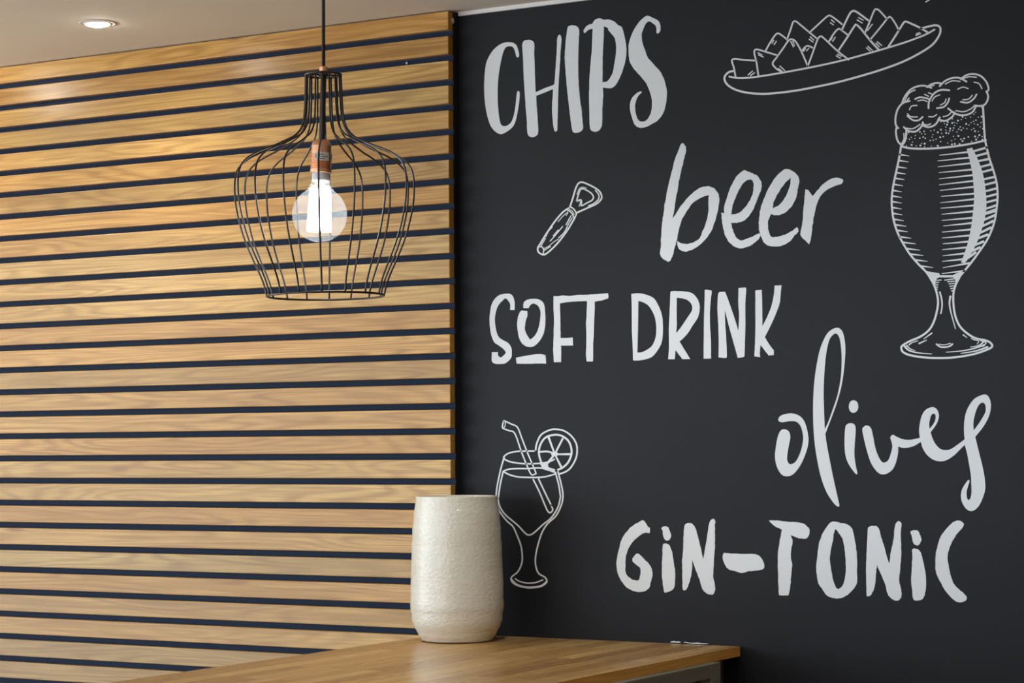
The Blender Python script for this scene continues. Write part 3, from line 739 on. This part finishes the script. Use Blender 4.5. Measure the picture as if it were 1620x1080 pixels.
# beer glass with foam
M_ = Crop(1400, 100, 4.5); N_ = Crop(1400, 330, 4.32)
def mn(m_txt, n_txt): return M_(P(m_txt)) + N_(P(n_txt))
W = drawing((1495, 340), 'white engraved-style drawing of a footed beer glass with foam')
outl = [stroke_px(mn('115,590 100,680 76,790 56,890 48,970 51,1040', '60,80 85,160 120,230 170,310 230,380 280,430 310,475 335,520 355,580 363,640 355,700 335,770 300,830 240,875 170,905 120,935 112,955 125,980 170,1000 260,1015 370,1020 480,1015 600,995 680,970 730,945 725,920 690,900 620,885 560,850 510,800 480,730 468,650 468,580 480,530 500,480 530,440 580,380 640,300 700,210 735,130 753,70'), 3.2),
        stroke_px(mn('698,310 705,440 712,540 720,580 741,670 771,760 795,850 802,930 799,1000', '755,60'), 3.2),
        ST_(M_, '115,590 180,605 300,608 450,597 600,575 718,548', 14), ST_(N_, '375,462 475,462', 14)]
decal('glass_outline', strokes_data(outl), W)
dt = [fill_data([loop(N_(P('270,420! 320,436 370,445! 385,462! 350,485 342,548! 320,500')))]), fill_data([loop(N_(P('540,428! 480,445 455,462! 480,485 474,560! 490,520')))])]
for d_ in dt: decal('stem_shading', d_, W)
hl = M_(P('582,610! 620,600! 655,670 690,760 708,840 718,920 722,1000 718,1065')) + N_(P('675,100 645,190 610,270 570,340 545,372! 520,368! 545,300 570,220 588,130 600,40')) + M_(P('635,960 630,860 622,780 605,700'))
decal('highlight', fill_data([loop(hl)]), W)
hatch = []
edge_x = lambda y: float(np.interp(y, [590, 680, 790, 890, 970, 1080], [115, 100, 76, 56, 48, 52]))
for a, b_ in [(172, 660), (168, 702), (155, 747), (145, 788), (137, 828), (128, 872), (118, 915), (120, 955), (118, 995), (118, 1037)]:
    hatch.append(stroke_px(M_([(edge_x(b_)+3, b_-10), (a, b_)]), 3.0, .9))
edge_n = lambda y: float(np.interp(y, [10, 80, 160, 230, 310, 380, 430], [52, 60, 85, 120, 170, 230, 280]))
for a, b_ in [(118, 42), (127, 82), (145, 120), (155, 158), (178, 202), (210, 240), (237, 283), (262, 320), (290, 360), (328, 402), (370, 443)]:
    hatch.append(stroke_px(N_([(edge_n(b_-8)+2, b_-10), (a, b_)]), 3.0, .9))
for x, y_, x2, y2 in [(388, 655, 590, 632), (375, 695, 597, 672), (378, 737, 605, 712), (385, 778, 615, 757), (387, 822, 620, 797), (387, 865, 625, 838), (393, 905, 630, 880), (402, 947, 632, 928), (395, 993, 634, 967), (397, 1032, 634, 1012), (405, 1075, 632, 1055)]:
    hatch.append(stroke_px(M_([(x, y_), (x2, y2)]), 1.0, 3.0))
for x, y_, x2, y2 in [(390, 38, 602, 18), (390, 80, 600, 62), (400, 118, 594, 98), (392, 160, 584, 142), (392, 200, 577, 183), (395, 240, 567, 225), (392, 280, 554, 265), (395, 322, 547, 305), (392, 360, 532, 345), (397, 403, 575, 372), (390, 443, 545, 425)]:
    hatch.append(stroke_px(N_([(x, y_), (x2, y2)]), 1.0, 3.2))
for x, y_, x2, y2 in [(635, 625, 725, 600), (650, 660, 735, 637), (670, 695, 745, 680), (685, 737, 757, 718), (690, 775, 768, 755), (705, 825, 785, 808), (712, 865, 790, 845), (718, 910, 797, 890), (722, 950, 800, 930), (722, 990, 800, 970), (720, 1035, 796, 1010), (716, 1072, 790, 1050)]:
    hatch.append(stroke_px(M_([(x, y_), (x2, y2)]), 3.2, 3.6))
for x, y_, x2, y2 in [(688, 30, 762, 5), (680, 75, 750, 45), (665, 120, 737, 85), (650, 165, 722, 130), (630, 205, 700, 178), (610, 250, 672, 225), (590, 292, 648, 265), (570, 335, 618, 300)]:
    hatch.append(stroke_px(N_([(x, y_), (x2, y2)]), 3.4, 4.0))
for x, y_, x2, y2 in [(342, 490, 384, 487), (342, 505, 368, 503), (345, 520, 362, 520), (346, 536, 360, 535), (346, 551, 358, 550), (408, 488, 480, 478), (428, 499, 475, 495), (438, 514, 474, 511), (444, 530, 472, 527), (449, 546, 470, 543), (456, 562, 468, 560)]:
    hatch.append(stroke_px(N_([(x, y_), (x2, y2)]), 1.6, 1.6))
decal('hatching', strokes_data(hatch), W, kind='stuff')
base = [ST_(N_, '375,570 388,620 390,670 382,715', 11, 9), ST_(N_, '447,600 441,650 454,720 482,820', 14, 6), ST_(N_, '320,850 265,890', 10, 5), ST_(N_, '285,897 235,920', 6, 11), ST_(N_, '535,862 560,880', 9, 5),
        ST_(N_, '352,925 375,942 405,946 440,940 462,925', 11), ST_(N_, '368,926 405,930 448,920', 6), ST_(N_, '135,940 165,968 230,985 320,992', 14, 5), ST_(N_, '150,935 170,955 205,970', 10, 4), ST_(N_, '418,980 520,972 600,957 680,930', 5, 12),
        ST_(N_, '520,988 620,972 700,945', 5, 14), ST_(N_, '585,945 640,935 672,912', 5, 11), ST_(N_, '165,930 185,915 225,902', 9, 5), ST_(N_, '610,895 640,905 630,925', 7, 5), ST_(N_, '650,900 690,915 670,940', 8, 8), ST_(N_, '590,885 612,898', 6)]
decal('foot_lines', strokes_data(base), W)
foam = SS(M_, 13, '122,285 140,240 180,190 230,165 280,160 330,175', '300,170 330,150 370,140 405,145', '390,162 430,125 480,105 530,105 580,130', '540,112 580,85 630,77 680,90 720,130 738,180 725,205',
          '722,200 735,235 725,275 700,300 650,305', '175,268 125,285 90,330 75,390 78,440 95,462', '85,450 78,490 90,550 120,580 145,545 152,480', '265,440 310,455 360,435 390,385',
          '135,455 170,482 220,485 260,450 270,420', '380,400 430,410 480,380 495,350', '450,322 500,358 560,370 620,350 650,300', '310,320 315,270 350,215 400,190 458,192')
foam += SS(M_, 8.5, '140,270 170,215 215,190', '430,148 480,125 535,130', '560,108 600,96 650,100', '635,135 670,145 690,180', '518,185 555,170 592,180', '335,270 355,240 390,225', '395,298 425,280 435,255', '555,260 595,255 622,228',
           '175,330 190,305 228,300', '160,360 185,380 230,382', '312,380 345,380 368,365', '415,380 450,370 475,345', '150,462 200,465 250,435', '275,432 300,440 325,430', '505,337 560,345 610,325 640,298', '235,268 270,262 300,272',
           '283,222 310,235', '310,210 335,220', '325,162 350,158', '160,262 172,248', '120,570 135,540 135,500')
foam += SS(M_, 12, '370,320 420,310 450,275 457,250', '540,275 590,280 630,255 652,222', '160,375 200,405 240,405 268,382', '215,255 250,242 300,250 318,262')
decal('foam', strokes_data(foam), W, label='billowing outlined foam head')
poly = [(150, 480), (200, 490), (260, 470), (300, 460), (360, 440), (400, 412), (450, 410), (500, 365), (560, 378), (620, 360), (660, 312), (692, 312), (704, 440), (712, 540), (600, 568), (450, 590), (300, 600), (140, 588)]
def inside(x, y_):
    c = False
    for (x1, y1), (x2, y2) in zip(poly, poly[1:]+poly[:1]):
        if (y1 > y_) != (y2 > y_) and x < (x2-x1)*(y_-y1)/(y2-y1)+x1: c = not c
    return c
rr = random.Random(11); dots = []; put = []
for _ in range(4000):
    x, y_ = rr.uniform(140, 710), rr.uniform(310, 600)
    if not inside(x, y_): continue
    if any((x-a)**2+(y_-b_)**2 < 17**2 for a, b_ in put): continue
    put.append((x, y_)); R_ = rr.choice([4, 4.5, 5.5, 7])/4.5; cx, cy = 1400+x/4.5, 100+y_/4.5
    dots.append(([np.array([cx+R_*math.cos(a), cy+R_*math.sin(a)]) for a in np.linspace(0, 2*math.pi, 11)[:-1]], [tuple(range(10))]))
    if len(put) > 105: break
decal('bubble_dots', strokes_data(dots), W, kind='stuff')

# bottle opener
O_ = Crop(840, 270, 7.2)
W = drawing((902, 345), 'small white line drawing of a bottle opener left of the word beer')
head = SS(O_, 19, '445,410 480,300 510,200 540,145 580,130 640,150 720,190 780,235 805,290 795,330 740,380 640,425 520,480') + SS(O_, 16, '445,412 480,430 510,470 515,500 497,530', '515,355 535,290 560,220 590,205 640,225 690,260 712,300 695,335 640,365 575,398 577,350 560,330 515,355')
head += SS(O_, 10, '550,405 562,365 560,345', '525,270 545,215 580,188 630,198', '525,472 558,455') + SS(O_, 14, '735,225 770,270 770,320 720,370 655,400')
decal('opener_head', strokes_data(head), W)
hand = SS(O_, 19, '430,425 360,475 270,580 180,710 100,840 78,880 85,925 135,955 180,940 260,870 340,780 420,670 485,560 502,530') + SS(O_, 14, '415,450 450,468 478,505 480,532', '95,868 125,865 145,900 140,940')
hand += SS(O_, 9, '430,437 468,458 492,500', '310,580 360,520 420,470', '400,510 420,480', '170,750 200,690 245,640', '140,890 200,860 260,810 310,780') + SS(O_, 12, '400,615 440,540 458,512', '118,850 140,810 165,770', '255,740 310,675', '220,800 290,720 360,635', '315,765 380,700 430,600 466,540', '152,905 180,888 222,862')
decal('opener_handle', strokes_data(hand), W)

# cocktail glass
F_ = Crop(770, 650, 7.2); G_ = Crop(770, 780, 6.75)
W = drawing((840, 800), 'white line drawing of a cocktail glass with straw, beside the vase')
gl = SS(F_, 17, '555,455 440,456 340,460 250,480 200,515 200,545 260,575 350,592 450,600 560,598 650,590 730,570 770,548', '190,685 250,662 350,655 470,655 600,647 690,668 785,700', '195,692 260,725 350,748 470,755 580,755 680,745 790,712')
gl += [stroke_px(F_(P('198,530 160,660 120,850 106,975'))+G_(P('103,60 120,150 145,205 215,295 280,355 320,440 365,560 380,680 370,760 330,840 270,890 262,930 300,970 380,1000 480,1008 580,990 640,950 625,900 555,855 525,780 520,690 545,560 590,420 650,325 740,240 795,130'))+F_(P('868,980 862,900 845,820 812,690')), 2.4),
       stroke_px(F_(P('187,690 155,830 132,985'))+G_(P('122,60 140,140 200,230 330,340 410,425 450,445 500,425 600,335 690,260 760,150 785,50'))+F_(P('838,960 820,840 785,710')), 2.4)]
gl += [ST_(G_, '265,925 320,975 400,1000 470,1006 580,990 640,945', 23), ST_(G_, '305,912 350,940 430,958 520,953 598,925', 15)]
decal('glass_outline', strokes_data(gl), W)
stw = SS(F_, 16, '190,118 200,112 280,148 350,185 400,310 450,440 500,560 558,700 545,718 505,718 450,600 390,450 320,255 250,222 185,195 180,168 190,118') + SS(F_, 10, '212,130 210,165 192,196')
stw += [stroke_px(F_(P('530,780 600,920 665,1075'))+G_(P('655,195 683,205 705,172 680,120'))+F_(P('735,1075 660,920 590,772')), 2.4)]
decal('straw', strokes_data(stw), W)
lim = SS(F_, 19, '555,455 570,370 620,270 720,215 800,208 880,225 960,280 1015,360 1030,440 1015,540 960,640 900,690 830,715') + SS(F_, 22, '622,590 595,490 605,400 650,320 710,282 800,270 870,290 930,340 960,410 965,490 930,580 870,640 812,668')
lim += [ST_(F_, '775,490 705,300', 18, 26), ST_(F_, '775,490 865,315', 20, 22), ST_(F_, '775,492 955,490', 18, 24), ST_(F_, '775,490 855,650', 18, 26), ST_(F_, '775,490 700,585', 22, 26), ST_(F_, '775,490 740,472 680,460 605,465', 20), ST_(F_, '755,490 795,490', 42)]
lim.append(ST_(F_, '690,605 700,645 770,668', 18, 18))
dt = [strokes_data(lim), fill_data([loop(F_(P('600,585! 690,590! 680,620 700,650 770,665! 785,698! 700,680 640,655')))])]
decal('citrus_slice', dt, W, label='round citrus slice on the rim')

# start of one more drawing, cut off by the frame
decal('line_drawing', strokes_data([stroke_px([(1464.5, 3.2), (1470, -.5), (1484, -10)], 1.6, 3.0)]), None, category='drawing', label='short slanting white stroke above the beer glass, cut by the frame')

# paint flakes on the wall just above the worktop, plaster dabs at the slat corner
def flake(name, txt, **pr):
    V, Fc = fill_data([[p[:2] for p in P(txt)]])
    return decal(name, (V, Fc), None, **pr)
WB = bpy.data.objects['wall_back']
for t in ('1060,1015.8! 1062,1014.4 1067,1013.6 1070,1014.8 1073,1014.0 1077,1015.6 1074,1016.4 1066,1016.1', '1081,1015.9! 1084,1014.9 1088,1015.6 1092,1016.3 1098,1016.5 1103,1016.0 1110,1017.1 1118,1017.6 1121,1018.2 1104,1018.0 1090,1017.2'):
    decal('paint_flake', fill_data([loop(P(t))]), WB, label='ragged white patch where the black paint has flaked')
decal('paint_flake', fill_data([[(720.9, 26.5), (722.1, 26.3), (721.6, 40), (721.4, 53), (720.9, 53)]]), WB)
# dab of filler on the end of the top slat, and a screw in the second gap
bd = bpy.data.objects['board_edge']
dp = on_plane((714.6, 33), 1, .0205); dp[0] = .0009
v, f = lathe([(0, .0012), (.0035, .0008), (.0062, 0)], 14)
obj('filler_dab', mesh('filler_dab', v, f, M_TRIM, True), left, Matrix.Translation(dp) @ Matrix.Rotation(math.radians(90), 4, 'Y') @ Matrix.Scale(1.2, 4, (1, 0, 0)), label='white dab of filler on the slat end')
sp_ = on_plane((644.5, 100), 1, .021)
v, f = lathe([(0, .0012), (.0012, .0012), (.0013, .003), (.0030, .0032), (.0036, .0012), (.0030, 0)], 14)
obj('screw', mesh('screw', v, f, simple('zinc_screw', (.55, .55, .55), .35, 1.0), True), left, Matrix.Translation(sp_) @ Matrix.Rotation(math.radians(90), 4, 'X'))
